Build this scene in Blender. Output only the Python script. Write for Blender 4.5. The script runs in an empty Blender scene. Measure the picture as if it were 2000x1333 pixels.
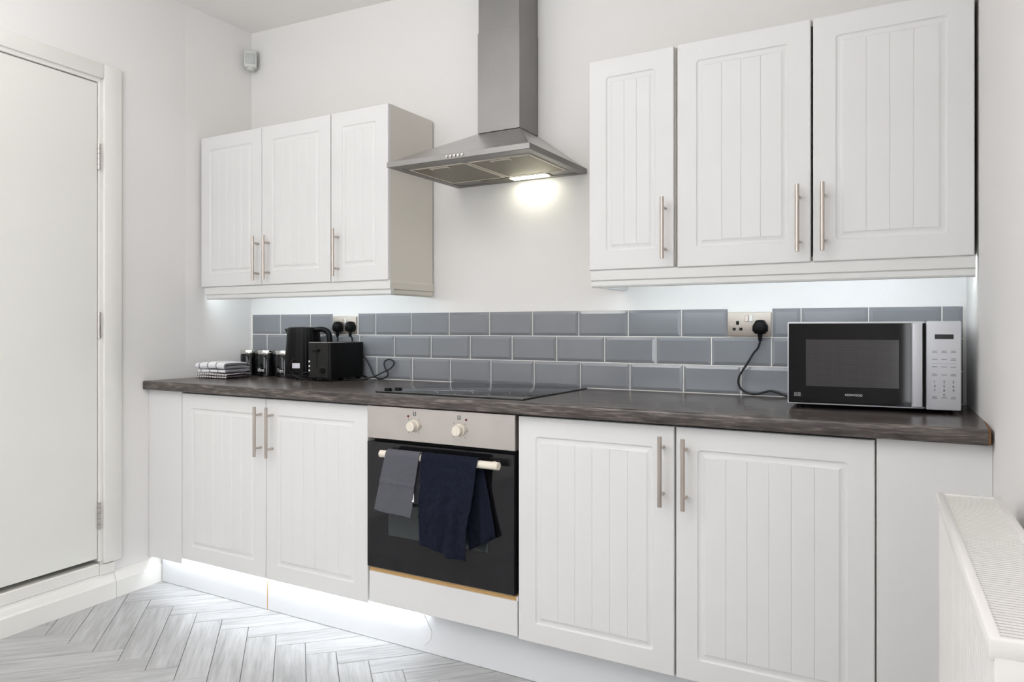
import bpy, bmesh, math, random
from mathutils import Vector, Matrix, noise
random.seed(7)
S = bpy.context.scene
COL = S.collection
R = math.radians

# ------------------------------------------------------------------ camera, world, lights, exposure
CAM = (2.9718, -2.5696, 1.12)
cd = bpy.data.cameras.new('camera')
cam = bpy.data.objects.new('camera', cd); COL.objects.link(cam)
cam.location = CAM
cam.rotation_euler = (R(90), 0, R(29.7))
cd.sensor_width = 36; cd.lens = 1437 / 2000 * 36
cd.shift_y = -(666.5 - 640.4) / 2000
cd.clip_start = .02
S.camera = cam

W = bpy.data.worlds.new('world'); S.world = W; W.use_nodes = True
bg = W.node_tree.nodes['Background']
bg.inputs[0].default_value = (.86, .93, 1, 1); bg.inputs[1].default_value = 1.0

def area(name, loc, rot, sx, sy, power, col):
    l = bpy.data.lights.new(name, 'AREA'); l.shape = 'RECTANGLE'; l.size = sx; l.size_y = sy
    l.energy = power; l.color = col
    o = bpy.data.objects.new(name, l); COL.objects.link(o); o.location = loc; o.rotation_euler = rot
    return o
area('window_daylight', (1.45, -4.27, 1.72), (R(90), 0, 0), 1.9, .95, 14, (.93, .965, 1))
area('side_fill_light', (3.235, -3.55, 1.25), (R(90), 0, R(93.3)), 1.1, 1.5, 25, (.95, .975, 1))  # added fill for base doors and left wall; that wall has no window
area('ceiling_bounce_fill', (1.4, -2.7, 1.75), (R(180), 0, 0), .5, .5, 46, (.985, .99, 1))  # unseen upward light added to brighten the ceiling and soften the overhead fill
area('ceiling_lamp_light', (.95, -1.75, 2.54), (0, 0, 0), .34, .34, 2.5, (1, .96, .92))
area('ceiling_lamp_light', (2.45, -1.95, 2.49), (0, 0, 0), .34, .34, 2.5, (1, .96, .92))

S.view_settings.view_transform = 'Standard'
S.view_settings.look = 'None'
S.view_settings.exposure = 0.17
S.view_settings.gamma = 1
S.view_settings.use_curve_mapping = False

# ------------------------------------------------------------------ materials
def lin(c):
    return tuple(((v / 255) / 12.92 if v / 255 <= .04045 else ((v / 255 + .055) / 1.055) ** 2.4) for v in c) + (1,)

def mat(name, rgb, rough=.5, metal=0, spec=.5, bump=0, bscale=60, vary=0, emit=None, coat=0, aniso=0):
    m = bpy.data.materials.new(name); m.use_nodes = True
    nt = m.node_tree; b = nt.nodes['Principled BSDF']
    b.inputs['Base Color'].default_value = lin(rgb)
    b.inputs['Roughness'].default_value = rough
    b.inputs['Metallic'].default_value = metal
    b.inputs['Specular IOR Level'].default_value = spec
    if coat: b.inputs['Coat Weight'].default_value = coat
    if emit:
        b.inputs['Emission Color'].default_value = emit[0]; b.inputs['Emission Strength'].default_value = emit[1]
    if bump or vary:
        tc = nt.nodes.new('ShaderNodeTexCoord'); n = nt.nodes.new('ShaderNodeTexNoise')
        n.inputs['Scale'].default_value = bscale; n.inputs['Detail'].default_value = 4
        nt.links.new(tc.outputs['Object'], n.inputs['Vector'])
        if bump:
            bp = nt.nodes.new('ShaderNodeBump'); bp.inputs['Strength'].default_value = bump; bp.inputs['Distance'].default_value = .002
            nt.links.new(n.outputs['Fac'], bp.inputs['Height']); nt.links.new(bp.outputs['Normal'], b.inputs['Normal'])
        if vary:
            mx = nt.nodes.new('ShaderNodeMix'); mx.data_type = 'RGBA'
            c = lin(rgb)
            mx.inputs[6].default_value = tuple(v * (1 - vary) for v in c[:3]) + (1,)
            mx.inputs[7].default_value = tuple(min(1, v * (1 + vary)) for v in c[:3]) + (1,)
            nt.links.new(n.outputs['Fac'], mx.inputs[0]); nt.links.new(mx.outputs[2], b.inputs['Base Color'])
    return m

def wood(name, dark, light, scale, stretch, rough, rand=0.0, bump=.1, spec=.5, axis=0, mid=None):
    """streaky wood grain running along local axis 0 (x)"""
    m = bpy.data.materials.new(name); m.use_nodes = True
    nt = m.node_tree; L = nt.links.new; b = nt.nodes['Principled BSDF']
    b.inputs['Roughness'].default_value = rough; b.inputs['Specular IOR Level'].default_value = spec
    tc = nt.nodes.new('ShaderNodeTexCoord'); oi = nt.nodes.new('ShaderNodeObjectInfo')
    ofs = nt.nodes.new('ShaderNodeVectorMath'); ofs.operation = 'SCALE'; ofs.inputs['Scale'].default_value = 37 if rand else 0
    cmb = nt.nodes.new('ShaderNodeCombineXYZ')
    for k in range(3): L(oi.outputs['Random'], cmb.inputs[k])
    L(cmb.outputs[0], ofs.inputs[0])
    add = nt.nodes.new('ShaderNodeVectorMath'); add.operation = 'ADD'
    L(tc.outputs['Object'], add.inputs[0]); L(ofs.outputs[0], add.inputs[1])
    mp = nt.nodes.new('ShaderNodeMapping'); mp.inputs['Scale'].default_value = (scale / stretch, scale, scale)
    L(add.outputs[0], mp.inputs['Vector'])
    n1 = nt.nodes.new('ShaderNodeTexNoise'); n1.inputs['Scale'].default_value = 1; n1.inputs['Detail'].default_value = 8; n1.inputs['Roughness'].default_value = .65; n1.inputs['Distortion'].default_value = .8
    L(mp.outputs[0], n1.inputs['Vector'])
    mp2 = nt.nodes.new('ShaderNodeMapping'); mp2.inputs['Scale'].default_value = (scale / stretch * 3.1, scale * 4.3, scale * 4.3)
    L(add.outputs[0], mp2.inputs['Vector'])
    n2 = nt.nodes.new('ShaderNodeTexNoise'); n2.inputs['Scale'].default_value = 1; n2.inputs['Detail'].default_value = 5
    L(mp2.outputs[0], n2.inputs['Vector'])
    mm = nt.nodes.new('ShaderNodeMix'); mm.data_type = 'FLOAT'; mm.inputs[0].default_value = .4
    L(n1.outputs['Fac'], mm.inputs[2]); L(n2.outputs['Fac'], mm.inputs[3])
    cr = nt.nodes.new('ShaderNodeValToRGB')
    cr.color_ramp.elements[0].position = .33; cr.color_ramp.elements[0].color = lin(dark)
    cr.color_ramp.elements[1].position = .66; cr.color_ramp.elements[1].color = lin(light)
    if mid:
        e = cr.color_ramp.elements.new(.5); e.color = lin(mid)
    L(mm.outputs[0], cr.inputs[0])
    if rand:
        hs = nt.nodes.new('ShaderNodeHueSaturation')
        mr = nt.nodes.new('ShaderNodeMapRange'); mr.inputs[3].default_value = 1 - rand; mr.inputs[4].default_value = 1 + rand
        L(oi.outputs['Random'], mr.inputs[0]); L(mr.outputs[0], hs.inputs['Value']); L(cr.outputs[0], hs.inputs['Color'])
        L(hs.outputs[0], b.inputs['Base Color'])
    else:
        L(cr.outputs[0], b.inputs['Base Color'])
    if bump:
        bp = nt.nodes.new('ShaderNodeBump'); bp.inputs['Strength'].default_value = bump; bp.inputs['Distance'].default_value = .001
        L(mm.outputs[0], bp.inputs['Height']); L(bp.outputs[0], b.inputs['Normal'])
    return m

def brushed(name, rgb, rough=.33, axis=2):
    m = mat(name, rgb, rough, 1)
    nt = m.node_tree; L = nt.links.new; b = nt.nodes['Principled BSDF']
    tc = nt.nodes.new('ShaderNodeTexCoord'); mp = nt.nodes.new('ShaderNodeMapping')
    sc = [900, 900, 900]; sc[axis] = 6
    mp.inputs['Scale'].default_value = sc
    n = nt.nodes.new('ShaderNodeTexNoise'); n.inputs['Scale'].default_value = 1; n.inputs['Detail'].default_value = 2
    L(tc.outputs['Object'], mp.inputs[0]); L(mp.outputs[0], n.inputs['Vector'])
    mr = nt.nodes.new('ShaderNodeMapRange'); mr.inputs[3].default_value = rough - .06; mr.inputs[4].default_value = rough + .1
    L(n.outputs['Fac'], mr.inputs[0]); L(mr.outputs[0], b.inputs['Roughness'])
    n2 = nt.nodes.new('ShaderNodeTexNoise'); n2.inputs['Scale'].default_value = 7; n2.inputs['Detail'].default_value = 3
    L(tc.outputs['Object'], n2.inputs['Vector'])
    mx = nt.nodes.new('ShaderNodeMix'); mx.data_type = 'RGBA'; c = lin(rgb)
    mx.inputs[6].default_value = tuple(v * .88 for v in c[:3]) + (1,); mx.inputs[7].default_value = tuple(min(1, v * 1.1) for v in c[:3]) + (1,)
    L(n2.outputs['Fac'], mx.inputs[0]); L(mx.outputs[2], b.inputs['Base Color'])
    return m

def emission(name, col, strength):
    m = bpy.data.materials.new(name); m.use_nodes = True
    b = m.node_tree.nodes['Principled BSDF']
    b.inputs['Base Color'].default_value = (.8, .8, .8, 1)
    b.inputs['Emission Color'].default_value = col + (1,); b.inputs['Emission Strength'].default_value = strength
    return m

def striped(name, base, stripe, axis, freq, width, rough=.95):
    """woven cloth with straight stripes across one local axis"""
    m = mat(name, base, rough, 0, .1, bump=.12, bscale=300)
    nt = m.node_tree; L = nt.links.new; b = nt.nodes['Principled BSDF']
    uv = nt.nodes.new('ShaderNodeTexCoord'); sx = nt.nodes.new('ShaderNodeSeparateXYZ'); L(uv.outputs['UV'], sx.inputs[0])
    mu = nt.nodes.new('ShaderNodeMath'); mu.operation = 'MULTIPLY'; mu.inputs[1].default_value = freq
    L(sx.outputs[axis], mu.inputs[0])
    fr = nt.nodes.new('ShaderNodeMath'); fr.operation = 'FRACT'; L(mu.outputs[0], fr.inputs[0])
    lt = nt.nodes.new('ShaderNodeMath'); lt.operation = 'LESS_THAN'; lt.inputs[1].default_value = width; L(fr.outputs[0], lt.inputs[0])
    mx = nt.nodes.new('ShaderNodeMix'); mx.data_type = 'RGBA'; mx.inputs[6].default_value = lin(base); mx.inputs[7].default_value = lin(stripe)
    L(lt.outputs[0], mx.inputs[0]); L(mx.outputs[2], b.inputs['Base Color'])
    return m

M = {}
M['wall'] = mat('wall_paint', (232, 230, 228), .75, 0, .3, bump=.05, bscale=90, vary=.012)
M['far_wall'] = mat('far_wall_dimmed', (128, 126, 124), .85, 0, .2, bump=.05, bscale=90)  # darkened beyond the other walls to dim reflections in steel and glass
M['ceiling'] = mat('ceiling_paint', (241, 239, 237), .85, 0, .2, bump=.04, bscale=90)
M['gloss'] = mat('white_gloss_wood', (232, 230, 225), .32, 0, .4, bump=.03, bscale=30)
M['door_paint'] = mat('door_paint', (229, 228, 222), .45, 0, .4, bump=.03, bscale=25)
M['unit'] = mat('white_foil', (223, 222, 221), .38, 0, .4)
M['carcass'] = mat('cream_carcass', (222, 217, 207), .55, 0, .35)
M['pelmet'] = mat('white_pelmet', (221, 221, 219), .4, 0, .4)
M['plinth'] = mat('white_plinth', (222, 223, 225), .4, 0, .4)
M['raw'] = mat('raw_chipboard', (196, 160, 112), .9, 0, .1, bump=.3, bscale=300, vary=.25)
M['steel'] = brushed('brushed_steel', (148, 146, 145), .47, 2)
M['steel_canopy_lit'] = brushed('brushed_steel_canopy_lit', (188, 185, 184), .27, 0)  # lighter copy of the hood steel, imitating brighter reflections on the slope
M['steel_h'] = brushed('brushed_steel_panel', (205, 199, 194), .36, 0)
M['nickel'] = brushed('brushed_nickel', (196, 186, 178), .3, 2)
M['hinge'] = mat('hinge_steel', (196, 191, 186), .3, 1)
M['black_gloss'] = mat('black_glass', (9, 9, 11), .05, 0, .45)
M['oven_glass'] = mat('oven_glass', (20, 20, 23), .06, 0, .45)
M['oven_inner'] = mat('oven_inner_glass', (56, 60, 61), .1, 0, .45)
M['hob_glass'] = mat('hob_glass', (16, 16, 18), .04, 0, .7)
M['ring'] = mat('hob_ring_print', (52, 52, 56), .12, 0, .5)
M['black'] = mat('black_plastic', (10, 10, 11), .42, 0, .16)
M['black_matt'] = mat('black_matt', (9, 9, 10), .7, 0, .3)
M['black_front'] = mat('charcoal_plastic', (37, 37, 36), .35, 0, .2)
M['cord'] = mat('black_cord', (20, 21, 24), .5, 0, .4)
M['grout'] = mat('grout', (231, 228, 222), .9, 0, .2, bump=.2, bscale=400)
M['tile'] = mat('grey_tile_glaze', (128, 130, 135), .09, 0, .55, vary=.05, bscale=9)
M['socket'] = brushed('satin_socket_plate', (176, 168, 159), .5, 0)
M['white_plastic'] = mat('white_plastic', (226, 226, 222), .35, 0, .5)
M['sensor'] = mat('sensor_plastic', (205, 206, 202), .4, 0, .5)
M['sensor_lens'] = mat('sensor_lens', (186, 190, 188), .25, 0, .5)
M['beige'] = mat('cream_plastic', (226, 217, 203), .4, 0, .5)
M['silver'] = mat('silver_plastic', (205, 206, 211), .38, .15, .5)
M['silver_body'] = mat('silver_painted_steel', (196, 197, 203), .4, .2, .5)
M['radiator'] = mat('white_radiator_enamel', (231, 228, 225), .3, 0, .5)
M['print_dark'] = mat('dark_print', (70, 70, 74), .6)
M['print_mid'] = mat('grey_print', (120, 120, 124), .6)
M['print_white'] = mat('white_print', (222, 222, 222), .6)
M['red'] = mat('red_lamp_lens', (120, 22, 22), .2)
M['screen'] = mat('display_window', (48, 44, 48), .15)
M['mesh_window'] = mat('oven_window_mesh', (58, 56, 58), .12, 0, .5)
M['sticker'] = mat('white_sticker', (226, 222, 232), .6)
M['chrome'] = mat('polished_lid', (214, 212, 206), .16, 1)
M['led'] = emission('led_strip', (.84, .93, 1.0), 37)
M['led_plinth'] = emission('led_plinth_strip', (.88, .94, 1.0), 27)
M['lamp'] = emission('hood_lamp', (1.0, .98, .80), 17)
M['filter'] = mat('filter_mesh', (138, 132, 116), .45, .7, .5)
M['worktop'] = wood('worktop_laminate', (40, 34, 33), (126, 117, 112), 52, 9, .24, bump=.15, spec=.55, mid=(74, 67, 64))
M['plank'] = wood('grey_oak', (148, 147, 147), (192, 193, 194), 22, 9, .4, rand=.045, bump=.06, spec=.4, mid=(174, 174, 174))
M['subfloor'] = mat('floor_gap', (120, 116, 112), .9)
M['grey_cloth'] = mat('grey_waffle_cloth', (92, 92, 99), .98, 0, .1, bump=1, bscale=330, vary=.18)
M['navy_cloth'] = mat('navy_cloth', (27, 30, 43), .98, 0, .1, bump=1, bscale=70, vary=.35)
M['tag'] = mat('cloth_tag', (225, 225, 225), .8)
M['towel_a'] = striped('striped_tea_towel', (240, 240, 243), (128, 128, 134), 0, 3.6, .11)
M['towel_b'] = striped('spotted_tea_towel', (230, 222, 224), (38, 34, 40), 0, 13, .28)
M['brown'] = mat('bare_edge', (116, 82, 50), .8, vary=.3, bscale=120)
M['wire'] = mat('thin_wire', (205, 203, 200), .5)

def grid_lines(m, pitch, w, rgb):
    nt = m.node_tree; L = nt.links.new; b = nt.nodes['Principled BSDF']
    tc = nt.nodes.new('ShaderNodeTexCoord'); sp = nt.nodes.new('ShaderNodeSeparateXYZ'); L(tc.outputs['Object'], sp.inputs[0])
    outs = []
    for ax in ((0, 1) if 'filter' in m.name else (0, 2)):
        mu = nt.nodes.new('ShaderNodeMath'); mu.operation = 'MULTIPLY'; mu.inputs[1].default_value = 1 / pitch; L(sp.outputs[ax], mu.inputs[0])
        fr = nt.nodes.new('ShaderNodeMath'); fr.operation = 'FRACT'; L(mu.outputs[0], fr.inputs[0])
        lt = nt.nodes.new('ShaderNodeMath'); lt.operation = 'LESS_THAN'; lt.inputs[1].default_value = w; L(fr.outputs[0], lt.inputs[0]); outs.append(lt)
    mxm = nt.nodes.new('ShaderNodeMath'); mxm.operation = 'MAXIMUM'; L(outs[0].outputs[0], mxm.inputs[0]); L(outs[1].outputs[0], mxm.inputs[1])
    mx = nt.nodes.new('ShaderNodeMix'); mx.data_type = 'RGBA'; mx.inputs[6].default_value = b.inputs['Base Color'].default_value; mx.inputs[7].default_value = lin(rgb)
    L(mxm.outputs[0], mx.inputs[0]); L(mx.outputs[2], b.inputs['Base Color'])
grid_lines(M['mesh_window'], .0042, .35, (70, 68, 70))
grid_lines(M['filter'], .003, .3, (112, 106, 92))

# ------------------------------------------------------------------ helpers
def link(name, me, m, parent=None):
    o = bpy.data.objects.new(name, me); COL.objects.link(o)
    if m is not None and not me.materials: me.materials.append(m)
    if parent is not None:
        o.parent = parent
        o.matrix_parent_inverse = parent.get('_keep') and Matrix() or Matrix()
    return o

def obj(name, bm, m, parent=None, smooth=None):
    me = bpy.data.meshes.new(name)
    bmesh.ops.recalc_face_normals(bm, faces=bm.faces[:])
    bm.to_mesh(me); bm.free()
    if smooth:
        me.polygons.foreach_set('use_smooth', [True] * len(me.polygons))
        me.set_sharp_from_angle(angle=R(smooth))
    return link(name, me, m, parent)

def tag(o, label, cat, group=None):
    o['label'] = label; o['category'] = cat
    if group: o['group'] = group
    return o

def thing(name, label, cat, loc=(0, 0, 0), rz=0, group=None):
    o = bpy.data.objects.new(name, None); COL.objects.link(o)
    o.location = loc; o.rotation_euler = (0, 0, rz); o.empty_display_size = .05
    return tag(o, label, cat, group)

def struct(o):
    o['kind'] = 'structure'; return o

def box(bm, x0, x1, y0, y1, z0, z1, bev=0, seg=1, mtx=None):
    vs = [bm.verts.new((x, y, z)) for x in (x0, x1) for y in (y0, y1) for z in (z0, z1)]
    idx = [(0, 1, 3, 2), (4, 6, 7, 5), (0, 4, 5, 1), (2, 3, 7, 6), (0, 2, 6, 4), (1, 5, 7, 3)]
    fs = [bm.faces.new([vs[i] for i in f]) for f in idx]
    if bev:
        es = list({e for f in fs for e in f.edges})
        r = bmesh.ops.bevel(bm, geom=es, offset=bev, segments=seg, affect='EDGES', profile=.5)
        vs = list({v for f in r['faces'] for v in f.verts} | {v for v in vs if v.is_valid})
    if mtx is not None: bmesh.ops.transform(bm, matrix=mtx, verts=[v for v in vs if v.is_valid])
    return vs

def B(x0, x1, y0, y1, z0, z1, bev=0, seg=1):
    bm = bmesh.new(); box(bm, x0, x1, y0, y1, z0, z1, bev, seg); return bm

def boxo(name, ext, m, parent=None, bev=0, seg=1, smooth=None):
    return obj(name, B(*ext, bev, seg), m, parent, smooth)

def cyl(bm, p0, p1, r0, r1=None, seg=16, caps=True):
    p0 = Vector(p0); p1 = Vector(p1); r1 = r0 if r1 is None else r1
    d = (p1 - p0).normalized()
    a = d.orthogonal().normalized(); b = d.cross(a)
    rings = []
    for p, r in ((p0, r0), (p1, r1)):
        rings.append([bm.verts.new(p + (a * math.cos(t) + b * math.sin(t)) * r) for t in [2 * math.pi * k / seg for k in range(seg)]])
    for k in range(seg):
        bm.faces.new((rings[0][k], rings[0][(k + 1) % seg], rings[1][(k + 1) % seg], rings[1][k]))
    if caps:
        bm.faces.new(rings[0][::-1]); bm.faces.new(rings[1])

def lathe(bm, prof, cx=0, cy=0, seg=32, rad=None):
    rings = []
    for r, z in prof:
        rings.append([bm.verts.new((cx + (r * (rad(k) if rad else 1)) * math.cos(2 * math.pi * k / seg), cy + (r * (rad(k) if rad else 1)) * math.sin(2 * math.pi * k / seg), z)) for k in range(seg)])
    for a, b in zip(rings, rings[1:]):
        for k in range(seg):
            bm.faces.new((a[k], a[(k + 1) % seg], b[(k + 1) % seg], b[k]))
    bm.faces.new(rings[0][::-1]); bm.faces.new(rings[-1])

def spline(pts, n=6):
    P = [Vector(p) for p in pts]; P = [P[0] * 2 - P[1]] + P + [P[-1] * 2 - P[-2]]
    out = []
    for i in range(1, len(P) - 2):
        for k in range(n):
            t = k / n; a, b, c, d = P[i - 1], P[i], P[i + 1], P[i + 2]
            out.append(.5 * ((2 * b) + (c - a) * t + (2 * a - 5 * b + 4 * c - d) * t * t + (3 * b - a - 3 * c + d) * t ** 3))
    out.append(P[-2]); return out

def tube(bm, pts, r, n=6, seg=8, smoothing=True):
    P = spline(pts, n) if smoothing else [Vector(p) for p in pts]
    rings = []; prev = None
    for i, p in enumerate(P):
        d = (P[min(i + 1, len(P) - 1)] - P[max(i - 1, 0)]).normalized()
        a = d.orthogonal().normalized() if prev is None else (prev - d * prev.dot(d)).normalized()
        prev = a; b = d.cross(a)
        rr = r(i / (len(P) - 1)) if callable(r) else r
        rings.append([bm.verts.new(p + (a * math.cos(t) + b * math.sin(t)) * rr) for t in [2 * math.pi * k / seg for k in range(seg)]])
    for u, v in zip(rings, rings[1:]):
        for k in range(seg): bm.faces.new((u[k], u[(k + 1) % seg], v[(k + 1) % seg], v[k]))
    bm.faces.new(rings[0][::-1]); bm.faces.new(rings[-1])

def prism(bm, poly, z0, z1):
    lo = [bm.verts.new((x, y, z0)) for x, y in poly]; hi = [bm.verts.new((x, y, z1)) for x, y in poly]
    n = len(poly)
    bm.faces.new(lo[::-1]); bm.faces.new(hi)
    for k in range(n): bm.faces.new((lo[k], lo[(k + 1) % n], hi[(k + 1) % n], hi[k]))

def extrude_x(bm, prof, x0, x1):
    """closed (y,z) profile swept along x"""
    a = [bm.verts.new((x0, y, z)) for y, z in prof]; b = [bm.verts.new((x1, y, z)) for y, z in prof]
    n = len(prof); bm.faces.new(a[::-1]); bm.faces.new(b)
    for k in range(n): bm.faces.new((a[k], a[(k + 1) % n], b[(k + 1) % n], b[k]))

def text_mesh(body, size, align='CENTER', extrude=.0004):
    c = bpy.data.curves.new('text', 'FONT'); c.body = body; c.size = size; c.align_x = align; c.align_y = 'CENTER'; c.extrude = extrude
    c.resolution_u = 3
    o = bpy.data.objects.new('text', c); COL.objects.link(o)
    bpy.context.view_layer.update()
    me = bpy.data.meshes.new_from_object(o.evaluated_get(bpy.context.evaluated_depsgraph_get()))
    bpy.data.objects.remove(o); bpy.data.curves.remove(c)
    return me

FRONT = Matrix.Rotation(R(90), 4, 'X')      # text that faces -y

# ------------------------------------------------------------------ the room shell
LW = (-.040, R(4.289))           # left wall: foot point x and skew
RW = (3.062, R(3.262))           # right wall
def lw(s, n):                    # distance s from the corner along the left wall, n out of it
    ca, sa = math.cos(LW[1]), math.sin(LW[1])
    return (LW[0] + n * ca + s * sa, n * sa - s * ca)
def rw(s, n):                    # n into the room (negative x)
    ca, sa = math.cos(RW[1]), math.sin(RW[1])
    return (RW[0] - n * ca + s * sa, -n * sa - s * ca)
HT = 2.66
FY = -4.2
# floor base and herringbone planks
floor = struct(obj('floor', B(-.3, 3.6, FY - .2, .1, -.1, -.0045), M['subfloor']))
def clip(poly, a, b, c):         # keep a*x+b*y<=c
    out = []
    for i in range(len(poly)):
        p, q = poly[i], poly[(i + 1) % len(poly)]
        dp, dq = a * p[0] + b * p[1] - c, a * q[0] + b * q[1] - c
        if dp <= 0: out.append(p)
        if dp * dq < 0:
            t = dp / (dp - dq); out.append((p[0] + (q[0] - p[0]) * t, p[1] + (q[1] - p[1]) * t))
    return out
PH = R(-44); e1 = (math.cos(PH), math.sin(PH)); e2 = (-math.sin(PH), math.cos(PH))
PW, PLn, A0, B0 = .101, .476, .602, -.4625
def room_clip(poly):
    poly = clip(poly, 0, 1, -.508); 
    if len(poly) < 3: return []
    poly = clip(poly, 0, -1, -FY)
    if len(poly) < 3: return []
    poly = clip(poly, -1, -.075, .032)
    if len(poly) < 3: return []
    poly = clip(poly, 1, .057, RW[0])
    return poly if len(poly) >= 3 else []
planks = []
for i in range(-60, 60):
    for j in range(-14, 14):
        # plank along e1, column j; then its partner along e2
        for kind in (0, 1):
            if kind == 0: a0, b0, la, lb = A0 + i * PW - j * PLn, B0 + i * PW + j * PLn, PLn, PW
            else: a0, b0, la, lb = A0 + (i - 1) * PW - j * PLn, B0 + i * PW + j * PLn, PW, PLn
            g = .0009
            q = [(a0 + g, b0 + g), (a0 + la - g, b0 + g), (a0 + la - g, b0 + lb - g), (a0 + g, b0 + lb - g)]
            w = [(a * e1[0] + b * e2[0], a * e1[1] + b * e2[1]) for a, b in q]
            if max(p[1] for p in w) < FY or min(p[1] for p in w) > -.5 or max(p[0] for p in w) < -.1 or min(p[0] for p in w) > 3.4: continue
            w = room_clip(w)
            if not w: continue
            ar = abs(sum(w[k][0] * w[(k + 1) % len(w)][1] - w[(k + 1) % len(w)][0] * w[k][1] for k in range(len(w)))) / 2
            if ar < 2e-4: continue
            planks.append((w, kind, (a0 + la / 2, b0 + lb / 2)))
planks.sort(key=lambda p: math.hypot(p[2][0] * e1[0] + p[2][1] * e2[0] - .8, p[2][0] * e1[1] + p[2][1] * e2[1] + .9))
rest = bmesh.new()
def plank_local(w, ang, c):
    ca, sa = math.cos(-ang), math.sin(-ang)
    return [((x - c[0]) * ca - (y - c[1]) * sa, (x - c[0]) * sa + (y - c[1]) * ca) for x, y in w]
def plank_mesh(bm, loc, z0=-.0045, z1=0, ins=.0012):
    cx = sum(p[0] for p in loc) / len(loc); cy = sum(p[1] for p in loc) / len(loc)
    def ring(z, f):
        out = []
        for x, y in loc:
            d = math.hypot(x - cx, y - cy) or 1
            k = 1 - f / d
            out.append(bm.verts.new((cx + (x - cx) * k, cy + (y - cy) * k, z)))
        return out
    a = ring(z0, 0); b = ring(z1 - .0008, 0); c = ring(z1, ins); n = len(loc)
    for u, v in ((a, b), (b, c)):
        for k in range(n): bm.faces.new((u[k], u[(k + 1) % n], v[(k + 1) % n], v[k]))
    bm.faces.new(c)
for idx, (w, kind, c) in enumerate(planks):
    if idx < 290:
        cw = (c[0] * e1[0] + c[1] * e2[0], c[0] * e1[1] + c[1] * e2[1])
        ang = PH + (R(90) if kind else 0)
        bm = bmesh.new(); plank_mesh(bm, plank_local(w, ang, cw))
        o = obj('plank', bm, M['plank'], floor)
        o.location = (cw[0], cw[1], 0); o.rotation_euler = (0, 0, ang)
    else:
        plank_mesh(rest, w)
o = obj('planks_beyond', rest, M['plank'], floor); o['kind'] = 'stuff'

# walls
wb = struct(obj('wall_back', B(-.25, 3.35, .008, .16, -.05, HT + .1), M['wall']))
bm = bmesh.new()
prism(bm, [(-.012, .02), (-.012, -.373), lw(.794, 0), lw(.794, -.12), (-.2, -.45), (-.2, .02)], 0, HT)
def seg_l(s0, s1, n0, n1, z0, z1): prism(bm, [lw(s0, n1), lw(s1, n1), lw(s1, n0), lw(s0, n0)], z0, z1)
seg_l(.794, 1.62, -.12, 0, 2.13, HT); seg_l(.794, 1.62, -.12, -.002, 0, .12)
seg_l(1.62, 4.35, -.12, 0, 0, HT); seg_l(.7, 1.7, -.15, -.12, 0, HT)  # last panel is unseen, added behind the door to stop light leaking
struct(obj('wall_left', bm, M['wall']))
bm = bmesh.new(); prism(bm, [rw(-.05, 0), rw(4.4, 0), rw(4.4, -.12), rw(-.05, -.12)], 0, HT)
struct(obj('wall_right', bm, M['wall']))
bm = bmesh.new()
for ex in ((-.3, .45, 0, HT), (2.45, 3.5, 0, HT), (.45, 2.45, 0, 1.18), (.45, 2.45, 2.26, HT)):
    box(bm, ex[0], ex[1], FY - .12, FY, ex[2], ex[3])
struct(obj('wall_front', bm, M['far_wall']))
bm = bmesh.new()
for ex in ((.45, .51, 1.18, 2.26), (2.39, 2.45, 1.18, 2.26), (.45, 2.45, 1.18, 1.24), (.45, 2.45, 2.20, 2.26), (1.42, 1.48, 1.18, 2.26)):
    box(bm, ex[0], ex[1], FY - .1, FY - .04, ex[2], ex[3])
struct(obj('window_1', bm, M['gloss']))
bm = bmesh.new()
vs = box(bm, -.3, 3.6, FY - .2, .15, 0, .1)
for v in vs: v.co.z += 2.606 - .033 * v.co.x
struct(obj('ceiling', bm, M['ceiling']))

# skirting on the left wall, in two lengths with a visible joint
def in_left(name, bm, m, parent=None, smooth=None):
    o = obj(name, bm, m, parent, smooth); 
    o.location = (LW[0], 0, 0); o.rotation_euler = (0, 0, LW[1]); return o
skp = [(0, .0), (.020, .0), (.020, .068), (.017, .073), (.014, .076), (.012, .084), (.009, .094), (.005, .102), (.004, .110), (0, .110)]
def skirt(s0, s1):
    bm = bmesh.new()
    a = [bm.verts.new((n, -s0, z)) for n, z in skp]; b = [bm.verts.new((n, -s1, z)) for n, z in skp]
    bm.faces.new(a[::-1]); bm.faces.new(b)
    for k in range(len(skp)): bm.faces.new((a[k], a[(k + 1) % len(skp)], b[(k + 1) % len(skp)], b[k]))
    return bm
struct(in_left('baseboard_left', skirt(.500, .735), M['gloss']))
struct(in_left('baseboard_left', skirt(.737, 4.1), M['gloss']))

# door set: slab, hinges, lining, architrave, threshold
d1 = in_left('door_1', B(-.04, .001, -1.58, -.806, .178, 2.117, .002), M['door_paint']); struct(d1)
for z0, z1 in ((1.763, 1.87), (1.077, 1.184), (.298, .409)):
    bm = bmesh.new()
    n = 5; h = (z1 - z0) / n
    for k in range(n): cyl(bm, (.007, -.803, z0 + k * h + .0006), (.007, -.803, z0 + (k + 1) * h - .0006), .0075, seg=10)
    box(bm, .001, .003, -.803, -.788, z0, z1)
    o = obj('hinge', bm, M['hinge'], d1, 40)
t1 = in_left('trim_1', B(-.1, .006, -.803, -.786, .165, 2.139, .002), M['gloss']); struct(t1)
obj('head_lining', B(-.1, .006, -1.62, -.786, 2.121, 2.139, .002), M['gloss'], t1)
bm = B(0, .018, -.787, -.707, .155, 2.197, .004, 2); obj('side_architrave', bm, M['gloss'], t1, 40)
bm = B(0, .0175, -1.62, -.7875, 2.137, 2.197, .004, 2); obj('head_architrave', bm, M['gloss'], t1, 40)
t2 = in_left('trim_2', B(-.11, .006, -1.62, -.80, .11, .157, .003), M['gloss']); struct(t2)
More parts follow.
